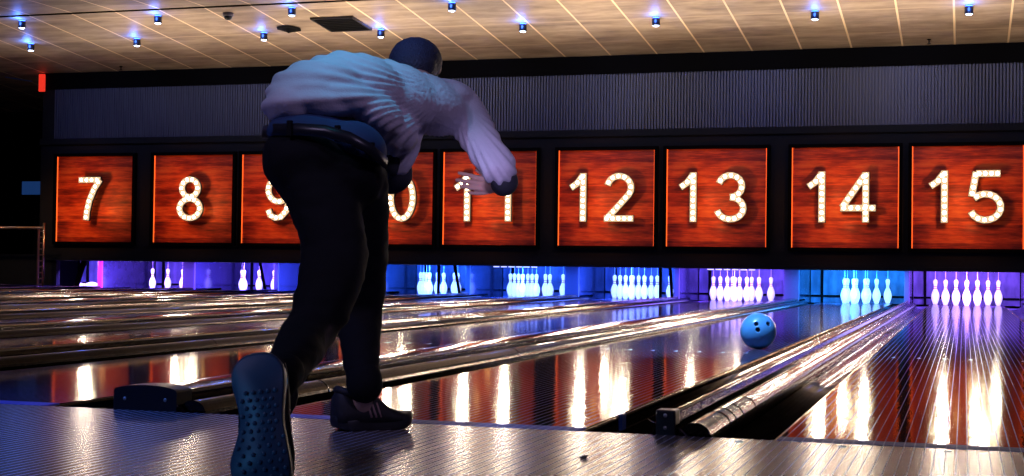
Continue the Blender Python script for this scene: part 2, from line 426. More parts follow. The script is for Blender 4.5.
PIN = {1:(0,0), 2:(-.1524,r3), 3:(.1524,r3), 4:(-.3048,2*r3), 5:(0,2*r3), 6:(.3048,2*r3), 7:(-.4572,3*r3), 8:(-.1524,3*r3), 9:(.1524,3*r3), 10:(.4572,3*r3)}
PNAME = {1:'front head pin', 2:'left pin of the second row', 3:'right pin of the second row', 4:'left pin of the third row', 5:'middle pin of the third row', 6:'right pin of the third row', 7:'back row pin at the far left', 8:'back row pin second from the left', 9:'back row pin third from the left', 10:'back row pin at the far right'}
STAND = {15: range(1,11), 14: (1,2,3,5,6,8,9,10), 13: range(1,11), 12: range(1,11), 11: range(1,11), 10: (1,2,3,4,6,7,8,9), 8: (1,7,3,6), 7: (4,8,6)}
p0 = make_pin(); used = False
for l, ks in STAND.items():
    for k in ks:
        dx, dy = PIN[k]
        lab = 'white bowling pin, %s under sign %s' % (PNAME[k], WORD[l])
        g = 'pins standing under sign '+WORD[l]
        loc = (LANES[l]+dx, YH+dy, 0)
        if not used: p0.location = loc; p0['label'] = lab; p0['group'] = g; used = True
        else: dup(p0, loc, lab, g)
fp = dup(p0, (-15.05, 18.9, .058), 'white bowling pin lying on its side at the far left', None)
if 'group' in fp: del fp['group']
fp.rotation_euler = (0, math.radians(88), math.radians(200))
for ch in list(fp.children):
    if ch.name.startswith('string'): bpy.data.objects.remove(ch)
# sweep arms in front of a few bays
for px, lean, lab in ((438.6,0,'thin black upright sweep arm under sign ten'), (457,.05,'thin black slanted sweep arm under sign ten'), (660.5,0,'black sweep arm left of the last pin under sign twelve'), (671,.02,'black sweep arm right of the last pin under sign twelve'), (262.5,.06,'thin black slanted sweep arm under sign eight'), (80.5,-.09,'thick black slanted sweep arm at the far left')):
    bm = bmesh.new(); xx = at(px, 275, 17.71).x; w = .022 if px > 100 else .055
    for z0, z1 in ((.03, .555),):
        vs = [bm.verts.new(p) for p in [(xx+lean-w,17.70,z0), (xx+lean+w,17.70,z0), (xx+lean+w,17.72,z0), (xx+lean-w,17.72,z0), (xx-lean-w,17.70,z1), (xx-lean+w,17.70,z1), (xx-lean+w,17.72,z1), (xx-lean-w,17.72,z1)]]
        for f in [(0,3,2,1), (4,5,6,7), (0,1,5,4), (1,2,6,5), (2,3,7,6), (3,0,4,7)]: bm.faces.new([vs[i] for i in f])
    box(bm, (xx+lean-w-.03,17.69,.001), (xx+lean+w+.03,17.76,.035), .004)
    tag(obj('sweep_arm', bm, M_black), lab, 'machine part', 'sweep arms before the pins')

# ------------------------------------------------------------------ lane signs
def arc(cx, cy_, rx, ry, a0, a1, n=14):
    return [(cx+rx*math.cos(math.radians(a0+(a1-a0)*k/n)), cy_+ry*math.sin(math.radians(a0+(a1-a0)*k/n))) for k in range(n+1)]
DIG = {
 '1': [[(-.26,.70), (-.13,.79), (-.01,.95)], [(0,1), (0,0)]],
 '2': [arc(0,.70,.25,.24,168,-35,12) + [(-.05,.28), (-.25,.07)], [(-.31,.065), (.30,.065)]],
 '3': [arc(0,.72,.235,.22,165,-90,12), arc(0,.275,.265,.22,90,-168,14)],
 '4': [[(.12,0), (.12,.98)], [(.12,.95), (-.33,.29)], [(-.36,.28), (.31,.28)]],
 '5': [[(.27,.94), (-.17,.94)], [(-.17,.97), (-.25,.50)], arc(0,.30,.28,.25,138,-160,14)],
 '0': [arc(0,.5,.255,.45,0,360,24)],
 '6': [arc(0,.32,.255,.26,0,360,18), [(-.255,.32), (-.25,.55), (-.19,.78), (-.06,.92), (.08,.94), (.20,.88), (.25,.76)]],
 '7': [[(-.28,.93), (.27,.93)], [(.27,.93), (.12,.72), (.0,.45), (-.06,.2), (-.08,0)]],
 '8': [arc(0,.73,.205,.20,0,360,16), arc(0,.27,.26,.22,0,360,18)],
 '9': [arc(0,.68,.255,.26,0,360,18), [(.255,.68), (.25,.45), (.19,.22), (.06,.08), (-.08,.06), (-.20,.12), (-.25,.24)]],
}
def ribbon(bm, pts, w, y0, y1, z=1.0, grow=0.0):
    pts = [Vector((p[0], p[1])) for p in pts]; closed = (pts[0]-pts[-1]).length < 1e-6
    if closed: pts = pts[:-1]
    n = len(pts); L = []; Rr = []
    if grow and not closed:
        pts[0] = pts[0]-(pts[1]-pts[0]).normalized()*grow; pts[-1] = pts[-1]+(pts[-1]-pts[-2]).normalized()*grow
    for i, p in enumerate(pts):
        if closed: a, b = pts[i-1], pts[(i+1) % n]
        else: a, b = pts[max(i-1,0)], pts[min(i+1,n-1)]
        t = (b-a).normalized(); nn = Vector((-t.y, t.x))
        L.append(p+nn*(w/2+grow)); Rr.append(p-nn*(w/2+grow))
    mk = lambda v, y: bm.verts.new((v.x, y, v.y))
    A = [(mk(L[i],y0), mk(Rr[i],y0), mk(L[i],y1), mk(Rr[i],y1)) for i in range(n)]
    for i in range(n if closed else n-1):
        a, b = A[i], A[(i+1) % n]
        for f in ((a[0],a[1],b[1],b[0]), (a[2],b[2],b[3],a[3]), (a[0],b[0],b[2],a[2]), (a[1],a[3],b[3],b[1])): bm.faces.new(f)
    if not closed:
        a = A[0]; bm.faces.new((a[0],a[2],a[3],a[1])); a = A[-1]; bm.faces.new((a[0],a[1],a[3],a[2]))
def resample(pts, step):
    out = []; acc = 0; closed = (Vector(pts[0])-Vector(pts[-1])).length < 1e-6
    L = sum((Vector(a)-Vector(b)).length for a, b in zip(pts, pts[1:])); n = max(1, round(L/step))
    tg = [L*(k+(.0 if closed else .5))/n for k in range(n)]
    for t in tg:
        d = 0
        for a, b in zip(pts, pts[1:]):
            s_ = (Vector(b)-Vector(a)).length
            if d+s_ >= t: out.append(Vector(a)+(Vector(b)-Vector(a))*((t-d)/s_)); break
            d += s_
    return out
bm = bmesh.new(); lathe(bm, [(.027,.001), (.0,.008)], 8)
bmesh.ops.rotate(bm, verts=bm.verts, cent=(0,0,0), matrix=Matrix.Rotation(PI/2, 3, 'X'))
BULB = bpy.data.meshes.new('bulb'); bm.to_mesh(BULB); bm.free(); BULB.materials.append(M_bulb)
for p in BULB.polygons: p.use_smooth = True
DH = .735; DW = .092; STAND_OFF = .25
def make_digit(ch, parent, ox):
    zc = -DH/2
    strokes = [[(x*DH, y*DH+zc) for x, y in st] for st in DIG[ch]]
    bm = bmesh.new()
    for st in strokes: ribbon(bm, st, DW, 0, .03)
    o = obj('number_%s' % {'0':'zero','1':'one','2':'two','3':'three','4':'four','5':'five','6':'six','7':'seven','8':'eight','9':'nine'}[ch], bm, M_face, parent, loc=(ox, -STAND_OFF, 0))
    bm = bmesh.new()
    for st in strokes: ribbon(bm, st, DW, .031, .075, grow=.006)
    obj('casing', bm, M_case, o)
    for st in strokes:
        for q in resample(st, .092):
            b_ = bpy.data.objects.new('bulb', BULB); COL.objects.link(b_); b_.parent = o; b_.location = (q.x, .0, q.y)
    pts_ = [q for st in strokes for q in resample(st, .092)]
    for q in pts_[2::max(1, len(pts_)//3)][:3]:
        ld = bpy.data.lights.new('number_lamp', 'SPOT'); ld.energy = 21; ld.color = (1,.80,.62); ld.spot_size = math.radians(150); ld.spot_blend = .5; ld.shadow_soft_size = .055
        lo = bpy.data.objects.new('number_lamp', ld); COL.objects.link(lo); lo.parent = o; lo.location = (q.x, -.045, q.y); lo.rotation_euler = (-PI/2+PI, 0, PI)
    return o
SIGN = {7:(-15.016,-13.516), 8:(-13.111,-11.622), 9:(-11.456,-9.92), 10:(-9.66,-8.083), 11:(-7.914,-6.378), 12:(-6.024,-4.516), 13:(-4.331,-2.831), 14:(-2.465,-.941), 15:(-.760,.759), 16:(1.12,2.63), 17:(2.82,4.33)}
ZS0, ZS1 = .827, 2.291
OFF = {7:[('7',.03)], 8:[('8',.05)], 9:[('9',.0)], 10:[('1',-.33), ('0',.33)], 11:[('1',-.30), ('1',.37)], 12:[('1',-.31), ('2',.25)], 13:[('1',-.31), ('3',.24)], 14:[('1',-.31), ('4',.22)], 15:[('1',-.31), ('5',.24)], 16:[('1',-.31), ('6',.24)], 17:[('1',-.31), ('7',.24)]}
WORD[17] = 'seventeen'
for l, (x0, x1) in SIGN.items():
    xc = (x0+x1)/2; hw = (x1-x0)/2; hh = (ZS1-ZS0)/2; zc = (ZS0+ZS1)/2
    t = thing('lane_sign', 'square red wooden lane sign with lit bulb number '+WORD[l], 'sign', (xc, YW, zc), group='lane number signs')
    obj('wood_board', B(((-hw+.012,-.03,-hh), (hw-.012,-.004,hh))), M_board, t)
    bm = B(((-hw-.05,-.075,hh), (hw+.05,-.002,hh+.05)), ((-hw-.05,-.075,-hh-.05), (hw+.05,-.002,-hh)), ((-hw-.05,-.075,-hh), (-hw,-.002,hh)), ((hw,-.075,-hh), (hw+.05,-.002,hh)))
    obj('frame', bm, M_black, t)
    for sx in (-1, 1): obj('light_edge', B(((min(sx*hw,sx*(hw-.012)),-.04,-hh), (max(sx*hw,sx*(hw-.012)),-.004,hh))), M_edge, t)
    for ch, ox in OFF[l]:
        o = make_digit(ch, t, ox)
        bm = bmesh.new()
        st_ = [(x*DH, y*DH-DH/2) for x, y in DIG[ch][-1]]; rs = resample(st_, .1)
        q = rs[len(rs)//2]; tube(bm, [(q.x, .07, q.y), (q.x, STAND_OFF-.03, q.y)], .01, 6)
        obj('standoff', bm, M_black, o)
    if 1:
        ld = bpy.data.lights.new('added_sign_spot', 'SPOT'); ld.energy = 27; ld.color = (1,.30,.07); ld.spot_size = math.radians(104); ld.spot_blend = .75; ld.shadow_soft_size = .10  # added spot without a fixture: lights the board, shadows the digits
        lo = bpy.data.objects.new('added_sign_spot', ld); COL.objects.link(lo); lo.location = (xc-.08, YW-1.05, zc-.04); lo.rotation_euler = (PI/2, 0, 0)
        for px, pz in ((-.12, .02), (.05,-.42) if len(OFF[l]) > 1 else (.3,-.2)):
            ld = bpy.data.lights.new('added_sign_glow', 'POINT'); ld.energy = .35; ld.color = (1,.5,.15); ld.shadow_soft_size = .05  # added warm points behind the digits for orange patches on the board
            lo = bpy.data.objects.new('added_sign_glow', ld); COL.objects.link(lo); lo.location = (xc+px, YW-.17, zc+pz)

# ------------------------------------------------------------------ ceiling fittings
M_glow = plain('lamp_lens', (.8,.85,1), .3, emit=(.55,.68,1), es=9)
M_halo = plain('blue_ring', (.1,.2,1), .3, emit=(.05,.16,1), es=6)
DL = [(-14.172,15.538,'leftmost, nearer the masking wall'), (-13.41,14.255,'leftmost of the near row'), (-12.23,15.492,'above the gap between signs seven and eight'), (-11.155,14.312,'above sign eight at the ceiling step'), (-10.037,15.439,'above sign nine, right of a small dome'), (-8.984,14.216,'left of the black ceiling opening'), (-8.192,15.529,'right of the black ceiling opening'), (-6.66,14.321,'at the photo top above the bowler'), (-6.018,15.509,'above sign eleven'), (-4.098,15.473,'above sign twelve'), (-1.951,15.464,'above sign fourteen'), (0.0,15.494,'rightmost, above sign fifteen')]
d0 = None
for x, y, w in DL:
    zt = ZC(y)
    if d0 is None:
        t = thing('ceiling_spotlight', '', 'ceiling light')
        bm = bmesh.new(); lathe(bm, [(0,-.02), (.052,-.02), (.055,-.03), (.055,-.115), (.05,-.12), (.048,-.12), (.046,-.10), (0,-.10)], 20); obj('housing', bm, M_blackgloss, t, True)
        bm = bmesh.new(); lathe(bm, [(.0,-.132), (.03,-.130), (.045,-.118), (.045,-.101), (0,-.101)], 20); obj('lens', bm, M_glow, t, True)
        bm = bmesh.new(); lathe(bm, [(.03,-.02), (.045,-.018), (.045,-.006), (.03,-.004)], 20); obj('glow_ring', bm, M_halo, t, True)
        d0 = t; t.location = (x, y, zt)
    else: t = dup(d0, (x, y, zt))
    t['label'] = 'small black cylinder downlight with blue glow, ' + w; t['group'] = 'ceiling spotlights'
    ld = bpy.data.lights.new('ceiling_glow', 'POINT'); ld.energy = 6; ld.color = (.06,.2,1); ld.shadow_soft_size = .05
    lo = bpy.data.objects.new('ceiling_glow', ld); COL.objects.link(lo); lo.location = (x, y-.11, zt-.06)
    ld = bpy.data.lights.new('downlight', 'SPOT'); ld.energy = 55; ld.color = (.25,.42,1); ld.spot_size = math.radians(70); ld.spot_blend = .6; ld.shadow_soft_size = .04
    lo = bpy.data.objects.new('downlight', ld); COL.objects.link(lo); lo.location = (x, y, zt-.15)
# opening in the ceiling
zt = ZC(15.13)
t = thing('ceiling_vent', 'black rectangular opening with raised frame in the ceiling', 'vent', (-8.64,15.13,zt)); t.rotation_euler = (math.atan(SL),0,0)
obj('opening', B(((-.30,-.33,-.02), (.30,.33,-.001))), M_black, t)
obj('frame', B(((-.33,-.36,-.03), (.33,-.33,0)), ((-.33,.33,-.03), (.33,.36,0)), ((-.33,-.33,-.03), (-.30,.33,0)), ((.30,-.33,-.03), (.33,.33,0))), M_blackgloss, t)
bm = bmesh.new()
for k in range(7): box(bm, (-.29,-.28+k*.09,-.028), (.29,-.275+k*.09,-.018))
obj('louvre', bm, M_black, t)
# dome sensor and diffuser
t = thing('ceiling_dome', 'round dark security dome hanging from the ceiling above sign eight', 'camera dome', (-10.06,14.37,ZC(14.37)))
bm = bmesh.new(); lathe(bm, [(0,0), (.075,0), (.075,-.045), (.06,-.05), (0,-.05)], 24); obj('dome_base', bm, plain('grey_plastic', (.12,.11,.12), .4), t, True)
bm = bmesh.new(); lathe(bm, [(.06,-.05)]+[(.06*math.cos(a), -.05-.055*math.sin(a)) for a in [PI/2*k/8 for k in range(1,8)]]+[(0,-.105)], 24); obj('dome_glass', bm, M_blackgloss, t, True)
t = thing('air_diffuser', 'flat black star-shaped air diffuser on the ceiling left of the opening', 'vent', (-9.547,15.277,ZC(15.28)-.004)); t.rotation_euler = (math.atan(SL),0,0)
bm = bmesh.new(); lathe(bm, [(0,0), (.17,0), (.19,-.012), (.10,-.028), (.06,-.05), (0,-.075)], 8); obj('vane', bm, M_black, t)
bm = bmesh.new(); lathe(bm, [(0,0), (.10,0), (.12,-.02), (.06,-.05), (0,-.05)], 12); obj('cone', bm, M_black, t)
for (px, py, w) in ((121,68,'above the left end of the slats'), (929,43,'above sign fourteen')):
    # sprinkler near the wall edge
    yy = 17.2; q = at(px, py, yy)
    t = thing('sprinkler', 'tiny black sprinkler head on the ceiling edge '+w, 'sprinkler', (q.x, yy, ZC(yy)))
    bm = bmesh.new(); lathe(bm, [(0,0), (.03,0), (.03,-.008), (.008,-.012), (.008,-.06), (0,-.06)], 12); obj('stem', bm, M_black, t, True)
    bm = bmesh.new(); lathe(bm, [(0,-.062), (.028,-.062), (.028,-.068), (0,-.068)], 12); obj('deflector', bm, M_black, t)

# ------------------------------------------------------------------ left end: railing, red sign, dark doorway things
t = thing('railing', 'brass pipe handrail with mesh post at the far left', 'railing', (-15.5,17.0,0))
bm = bmesh.new(); tube(bm, [(-5.5,0,1.06), (.6,0,1.045)], .026, 10); obj('top_rail', bm, M_gold, t, True)
bm = bmesh.new(); tube(bm, [(.60,0,0), (.60,0,1.13)], .018, 8); obj('post', bm, M_gold, t, True)
bm = bmesh.new(); tube(bm, [(.50,0,0), (.50,0,1.03)], .02, 8)
for k in range(10): box(bm, (.50,-.008,.08+k*.1), (.60,.008,.10+k*.1))
obj('ladder_bars', bm, plain('rose_brass', (.45,.25,.22), .35, .8), t)
t = thing('exit_marker', 'small red upright box high at the left end of the masking wall', 'sign', (-15.325,YW-.055,3.585))
obj('box', B(((-.05,-.06,-.16), (.05,.0,.14)), bev=.008), plain('red_box', (.8,.05,.03), .4, emit=(1,.04,.02), es=.8), t)
obj('bracket', B(((-.02,.0,-.02), (.04,.056,.02))), M_black, t)
bm = bmesh.new(); tube(bm, [(-16.05,YW-.12,3.69), (-15.50,YW-.12,3.60)], .012, 8)
tag(obj('conduit', bm, plain('blue_steel', (.12,.2,.5), .35, .6)), 'thin bluish rod slanting toward the red box at the upper left', 'rod')
t = thing('wall_screen', 'dim bluish monitor on a dark stand behind the railing, far left', 'monitor', (-16.9,19.6,0))
obj('stand', B(((-.04,-.03,0), (.04,.03,1.75)), ((-.2,-.15,0), (.2,.15,.03)), bev=.005), M_blackgloss, t)
obj('screen', B(((-.30,-.06,1.75), (.22,-.03,2.0)), bev=.006), plain('dim_screen', (.02,.04,.1), .3, emit=(.02,.08,.3), es=.35), t)

# ------------------------------------------------------------------ bowling ball
BR = .10795
c = Vector((-1.215, 4.72, BR))
bm = bmesh.new(); bmesh.ops.create_icosphere(bm, subdivisions=6, radius=BR)
def ball_dir(px, py):
    d = (Fv + Rv*((px-512)/F_PX) - Uv*((py-238)/F_PX)).normalized()
    o_ = CAM-c; b_ = o_.dot(d); q = b_*b_-(o_.dot(o_)-BR*BR); t_ = -b_-math.sqrt(max(q, 0)); return (o_+d*t_).normalized()
# hole bearings read off the sphere's own outline
cpx = 512+F_PX*(c-CAM).dot(Rv)/(c-CAM).dot(Fv); cpy = 238-F_PX*(c-CAM).dot(Uv)/(c-CAM).dot(Fv)
holes = [ball_dir(cpx-2, cpy-7.3), ball_dir(cpx+10.2, cpy-7.3), ball_dir(cpx-.4, cpy-1.3)]
for v in bm.verts:
    for h in holes:
        a = v.co.normalized().angle(h)*BR
        if a < .0135: v.co -= v.co.normalized()*min(.02, .02*(1-(a/.0135)**4)*1.6)
for f in bm.faces:
    n = f.calc_center_median()
    if n.length < BR*.955: f.material_index = 1
M_ball = N('blue_ball'); g = M_ball.noise(9, None, 4); M_ball.set(Base_Color=M_ball.mix(g, (.08,.32,.80), (.16,.48,1.0)), Roughness=.3, Coat_Weight=.5, Coat_Roughness=.15)
o = obj('bowling_ball', bm, [M_ball.m, plain('hole_dark', (.01,.02,.08), .6)], None, True, loc=c)
tag(o, 'blue bowling ball with three finger holes rolling down the lane', 'bowling ball')

# ------------------------------------------------------------------ person
def ell(bm, px, py, Y, rx, ry, ang, rd, X=-1.65, seg=20):
    """ellipsoid seen at (px,py), half sizes rx, ry in photo pixels turned by ang degrees, rd metres deep"""
    c_ = at(px, py, Y); k = (c_-CAM).dot(Fv)/F_PX; a = math.radians(ang)
    e1 = (Rv*math.cos(a) + Uv*math.sin(a))*rx*k; e2 = (-Rv*math.sin(a) + Uv*math.cos(a))*ry*k; e3 = Fv*rd
    r = bmesh.ops.create_icosphere(bm, subdivisions=3, radius=1)
    for v in r['verts']: v.co = c_ + e1*v.co.x + e2*v.co.y + e3*v.co.z
def limb(bm, pts, seg=16, sub=5, flat=1.0):
    """tapered rounded limb through (px,py,Y,radius px)"""
    P = [(at(a, b, Y), r*((at(a, b, Y)-CAM).dot(Fv)/F_PX)) for a, b, Y, r in pts]
    limb3(bm, P, seg, sub)
def limb3(bm, P, seg=16, sub=5):
    Q = []
    n = len(P)
    for i in range(n-1):
        p0_, p1, p2, p3 = P[max(i-1,0)], P[i], P[i+1], P[min(i+2,n-1)]
        for k in range(sub):
            t = k/sub
            f = lambda a, b, c_, d: .5*((2*b)+(c_-a)*t+(2*a-5*b+4*c_-d)*t*t+(3*b-a-3*c_+d)*t**3)
            Q.append((f(p0_[0],p1[0],p2[0],p3[0]), f(p0_[1],p1[1],p2[1],p3[1])))
    Q.append(P[-1])
    # rounded ends
    t0 = (Q[1][0]-Q[0][0]).normalized(); t1 = (Q[-1][0]-Q[-2][0]).normalized(); r0, r1 = Q[0][1], Q[-1][1]
    pre = [(Q[0][0]-t0*r0*math.sin(a), r0*math.cos(a)) for a in (1.45, 1.1, .75, .4)]
    post = [(Q[-1][0]+t1*r1*math.sin(a), r1*math.cos(a)) for a in (.4, .75, 1.1, 1.45)]
    Q = pre+Q+post
    tube(bm, [q[0] for q in Q], [max(q[1], .001) for q in Q], seg)
def remesh(name, bm, voxel, m, parent, smooth_it=6, noise_amp=0, noise_fn=None, cut=None):
    me = bpy.data.meshes.new(name+'_src'); bmesh.ops.recalc_face_normals(bm, faces=bm.faces[:]); bm.to_mesh(me); bm.free()
    tmp = bpy.data.objects.new('tmp', me); COL.objects.link(tmp)
    md = tmp.modifiers.new('r', 'REMESH'); md.mode = 'VOXEL'; md.voxel_size = voxel; md.use_smooth_shade = True
    if smooth_it:
        ms = tmp.modifiers.new('s', 'SMOOTH'); ms.factor = .5; ms.iterations = smooth_it
    dg = bpy.context.evaluated_depsgraph_get(); ev = tmp.evaluated_get(dg)
    out = bpy.data.meshes.new_from_object(ev); bpy.data.objects.remove(tmp); out.name = name
    bm = bmesh.new(); bm.from_mesh(out)
    if noise_fn:
        bm.normal_update()
        for v in bm.verts: v.co += v.normal*noise_fn(v.co)
    if cut:
        for co, no in cut: bmesh.ops.bisect_plane(bm, geom=bm.verts[:]+bm.edges[:]+bm.faces[:], plane_co=co, plane_no=no, clear_outer=True)
    bm.to_mesh(out); bm.free(); out.materials.clear()
    o = bpy.data.objects.new(name, out); COL.objects.link(o); out.materials.append(m)
    for p in out.polygons: p.use_smooth = True
    if parent: o.parent = parent
    return o
per = thing('person', 'person bent forward in pale shirt and black trousers finishing a throw', 'person', (0,0,0))

s = N('skin'); g = s.noise(25); s.set(Base_Color=s.mix(g, (.50,.30,.24), (.62,.39,.31)), Roughness=.5, Subsurface_Weight=.1); M_skin = s.m
s = N('shirt_cloth'); w = s.noise(220); g = s.noise(6, s.mapping((1,1,2.5)), 4)
s.set(Base_Color=s.mix(g, (.50,.47,.58), (.66,.62,.72)), Roughness=.8); s.bump(s.math('ADD', w, s.math('MULTIPLY', g, 4)), .25, .006); M_shirt = s.m
M_under = plain('blue_undershirt', (.012,.04,.13), .8)
s = N('trouser_cloth'); g = s.noise(14); s.set(Base_Color=s.mix(g, (.0025,.003,.005), (.006,.0065,.010)), Roughness=.85, Specular_IOR_Level=.2); s.bump(s.noise(60), .3, .004); M_trs = s.m
M_belt = plain('black_leather', (.012,.013,.022), .35)
M_hair = N('dark_hair'); g = M_hair.noise(160, None, 3); M_hair.set(Base_Color=M_hair.mix(g, (.010,.014,.03), (.04,.055,.10)), Roughness=.55); M_hair.bump(g, .8, .008); M_hair = M_hair.m
M_shoe = plain('black_knit', (.012,.012,.016), .7, scale=120, nz=.3)
M_sole = plain('dark_blue_rubber', (.03,.06,.12), .45)
M_sole2 = plain('black_rubber', (.012,.013,.018), .5)
M_stripe = plain('pinkish_grey_stripe', (.35,.22,.22), .5)
M_dark = plain('charcoal_sleeve', (.03,.032,.045), .8)

# --- trousers
bm = bmesh.new()
ell(bm, 322, 158, -.44, 58, 38, -12, .135)           # seat
ell(bm, 300, 162, -.47, 38, 38, -35, .12)
ell(bm, 352, 172, -.42, 34, 40, 0, .13)
limb(bm, [(318,178,-.46,43), (328,215,-.50,35), (334,262,-.57,34), (322,306,-.67,30), (313,326,-.70,27), (298,350,-.84,25), (281,376,-.99,21)])   # trailing leg
limb(bm, [(354,180,-.38,35), (358,225,-.30,31), (357,272,-.18,30), (359,310,-.14,25), (361,345,-.20,20), (363,372,-.25,18), (364,381,-.26,18)])  # standing leg
TR = [at(0,0,1)]
def trn(co):
    p = co*9; v = noise.noise(Vector((p.x, p.y, p.z*1.8)))*.007
    q = co*22; v += noise.noise(Vector((q.x, q.y, q.z*2.4)))*.0035
    return v
pa, pb = at(298,350,-.84), at(279,379,-1.02)
pc, pd = at(363,350,-.22), at(365,390,-.26)
tro = remesh('trousers', bm, .012, M_trs, per, 4, noise_fn=trn)
# --- hems as short cuffs
bm = bmesh.new(); limb(bm, [(284,372,-.97,21.5), (279,380,-1.01,20.5)], sub=2); remesh('trouser_cuff', bm, .01, M_trs, per, 2)
bm = bmesh.new(); limb(bm, [(364,378,-.26,18.5), (364.5,385,-.262,18.8)], sub=2)
remesh('trouser_cuff', bm, .01, M_trs, per, 2)

# --- belt and undershirt
bm = bmesh.new()
ell(bm, 322, 138, -.44, 56, 23, -12, .120); ell(bm, 296, 134, -.45, 30, 18, -4, .108); ell(bm, 358, 146, -.43, 31, 24, -30, .12)
remesh('undershirt', bm, .012, M_under, per, 4)
def belt_pts():
    top = [(265,126), (277,124), (300,123.5), (325,125), (350,132), (370,143), (386,157)]
    return top
bm = bmesh.new()
tp = belt_pts(); rows = []
nB = len(tp)
fr = []
for i, (x, y) in enumerate(tp):
    u = (i/(nB-1))*2-1
    dY = -.44-.140*math.sqrt(max(0, 1-u*u*.97))
    fr.append((at(x, y, dY), at(x-1, y+12, dY-.004)))
# the loop closes around the front of the waist
for i in range(nB-2, 0, -1):
    x, y = tp[i]; u = (i/(nB-1))*2-1; dY = -.44+.12*math.sqrt(max(0, 1-u*u*.97)); fr.append((at(x, y, dY), at(x-1, y+12, dY)))
cen = sum((a for a, b in fr), Vector())/len(fr)
vv = []
for a, b in fr:
    oa = (a-cen).normalized()*.006
    vv.append([bm.verts.new(p) for p in (a, b, b+oa, a+oa)])
nF = len(vv)
for i in range(nF):
    a, b = vv[i], vv[(i+1) % nF]
    for k in range(4): bm.faces.new((a[k], b[k], b[(k+1) % 4], a[(k+1) % 4]))
bmesh.ops.recalc_face_normals(bm, faces=bm.faces[:])
belt = obj('belt', bm, M_belt, per, True)

for x, y in ((290,128), (338,133), (372,150)):
    dY = -.573 if x < 360 else -.52
    p_ = at(x,y,dY); obj('belt_loop', box(bmesh.new(), (p_.x-.007,p_.y-.008,p_.z-.022), (p_.x+.007,p_.y+.004,p_.z+.020), .002), M_trs, tro)

# --- shirt
bm = bmesh.new()
ell(bm, 300, 103, -.40, 37, 24, 18, .13)
ell(bm, 318, 92, -.36, 52, 33, 8, .15)
ell(bm, 352, 88, -.26, 56, 36, -10, .15)
ell(bm, 392, 97, -.14, 54, 36, -20, .14)
ell(bm, 425, 104, -.06, 46, 30, -22, .13); ell(bm, 459, 96, -.01, 15, 13, -20, .07)
ell(bm, 392, 130, -.20, 28, 26, -40, .11); ell(bm, 294, 107, -.41, 31, 21, 3, .15); ell(bm, 320, 104, -.38, 46, 20, -4, .15); ell(bm, 345, 100, -.34, 46, 20, -10, .15); ell(bm, 374, 112, -.30, 34, 22, -38, .13)
limb(bm, [(272,112,-.42,9), (292,88,-.36,14), (320,72,-.30,16), (345,67,-.22,15), (372,68,-.16,14)])     # raised near-side seam of the back
limb(bm, [(440,98,-.02,20), (458,104,.0,21), (472,126,.0,21), (485,148,-.02,19), (497,166,-.03,18.5), (499,168,-.03,18.5)])  # right sleeve
limb(bm, [(402,120,-.12,18), (408,138,-.12,15), (403,158,-.13,12), (400,168,-.13,9)])                                       # hanging front
def shn(co):
    # folds that fan out from the right shoulder down the back
    d = (co-at(452,96,-.02)); r = d.length
    ang = math.atan2(d.dot(Uv), d.dot(Rv))
    w = math.sin(ang*64+r*10+2.5*noise.noise(co*5))*.0042*min(1, r*4.0)*(.75+.6*noise.noise(co*4+Vector((3,1,7))))
    w += noise.noise(co*9)*.003
    return w
shirt = remesh('shirt', bm, .0065, M_shirt, per, 9, noise_fn=shn)
# dark lower sleeves
bm = bmesh.new(); limb(bm, [(499,172,-.02,13.5), (505,181,-.005,13.5), (503,184,.05,12.5), (499,184.5,.10,9)]); remesh('under_sleeve', bm, .008, M_dark, per, 3)
bm = bmesh.new(); limb(bm, [(400,160,-.10,11), (398,175,-.10,15), (392,182,-.08,13)])
ell(bm, 390, 160, -.14, 12, 18, 10, .06)
remesh('under_sleeve', bm, .008, M_dark, per, 3)

# --- body (one continuous surface)
bm = bmesh.new()
ell(bm, 415, 62, .10, 25, 25, 0, .100); ell(bm, 417, 74, .15, 18, 20, 0, .07)            # head, jaw
ell(bm, 416, 72, .24, 4, 7, 0, .02)                                                       # nose
for sx in (-1, 1): ell(bm, 415+sx*24, 69, .11, 2.5, 6, -sx*8, .014)
limb(bm, [(416,74,.08,17), (414,88,.0,19), (400,98,-.06,24), (350,110,-.24,27), (325,150,-.42,32)])   # neck and trunk
limb(bm, [(440,100,-.02,14), (460,106,.0,15), (484,148,-.01,12), (502,176,-.01,10), (497,184,.10,8.5), (491,186,.17,7)])    # right arm
limb(bm, [(400,105,-.05,14), (402,140,-.08,12), (398,174,-.09,10), (392,176,-.05,8)])
for pts in ([(490,180,.17,3.2), (480,178,.175,2.6), (470,175.5,.18,2.4), (459,173,.185,1.9)], [(490,184,.17,3.2), (480,183.3,.165,2.7), (469,181.5,.167,2.5), (457,180,.173,2.0)], [(490,188,.172,3.2), (480,188.6,.165,2.6), (471,187.8,.167,2.4), (461,186.5,.172,2.0)], [(490,191,.18,3), (483,193,.175,2.4), (476,193.3,.178,2.2), (469,192.6,.18,1.8)], [(491,182,.19,3.6), (484,175,.20,2.8), (477,170,.215,2.2)]):
    limb(bm, pts, 10, 3)
ell(bm, 489, 185.5, .172, 7, 7.5, 0, .02)
limb(bm, [(318,178,-.46,34), (334,262,-.57,25), (315,322,-.69,20), (298,350,-.84,17), (278,380,-1.02,11), (268,392,-1.08,9)])
limb(bm, [(354,190,-.38,27), (358,272,-.18,22), (360,312,-.14,17), (362,360,-.22,13), (363,392,-.25,11.5), (361,404,-.24,11)])
body = remesh('body', bm, .0034, M_skin, per, 2)
# hair
bm = bmesh.new(); ell(bm, 415.5, 62, .092, 27, 25, 0, .098); ell(bm, 415, 67, .06, 23, 20, 0, .085)
remesh('hair', bm, .006, M_hair, per, 2, noise_fn=lambda co: noise.noise(co*70)*.0015)

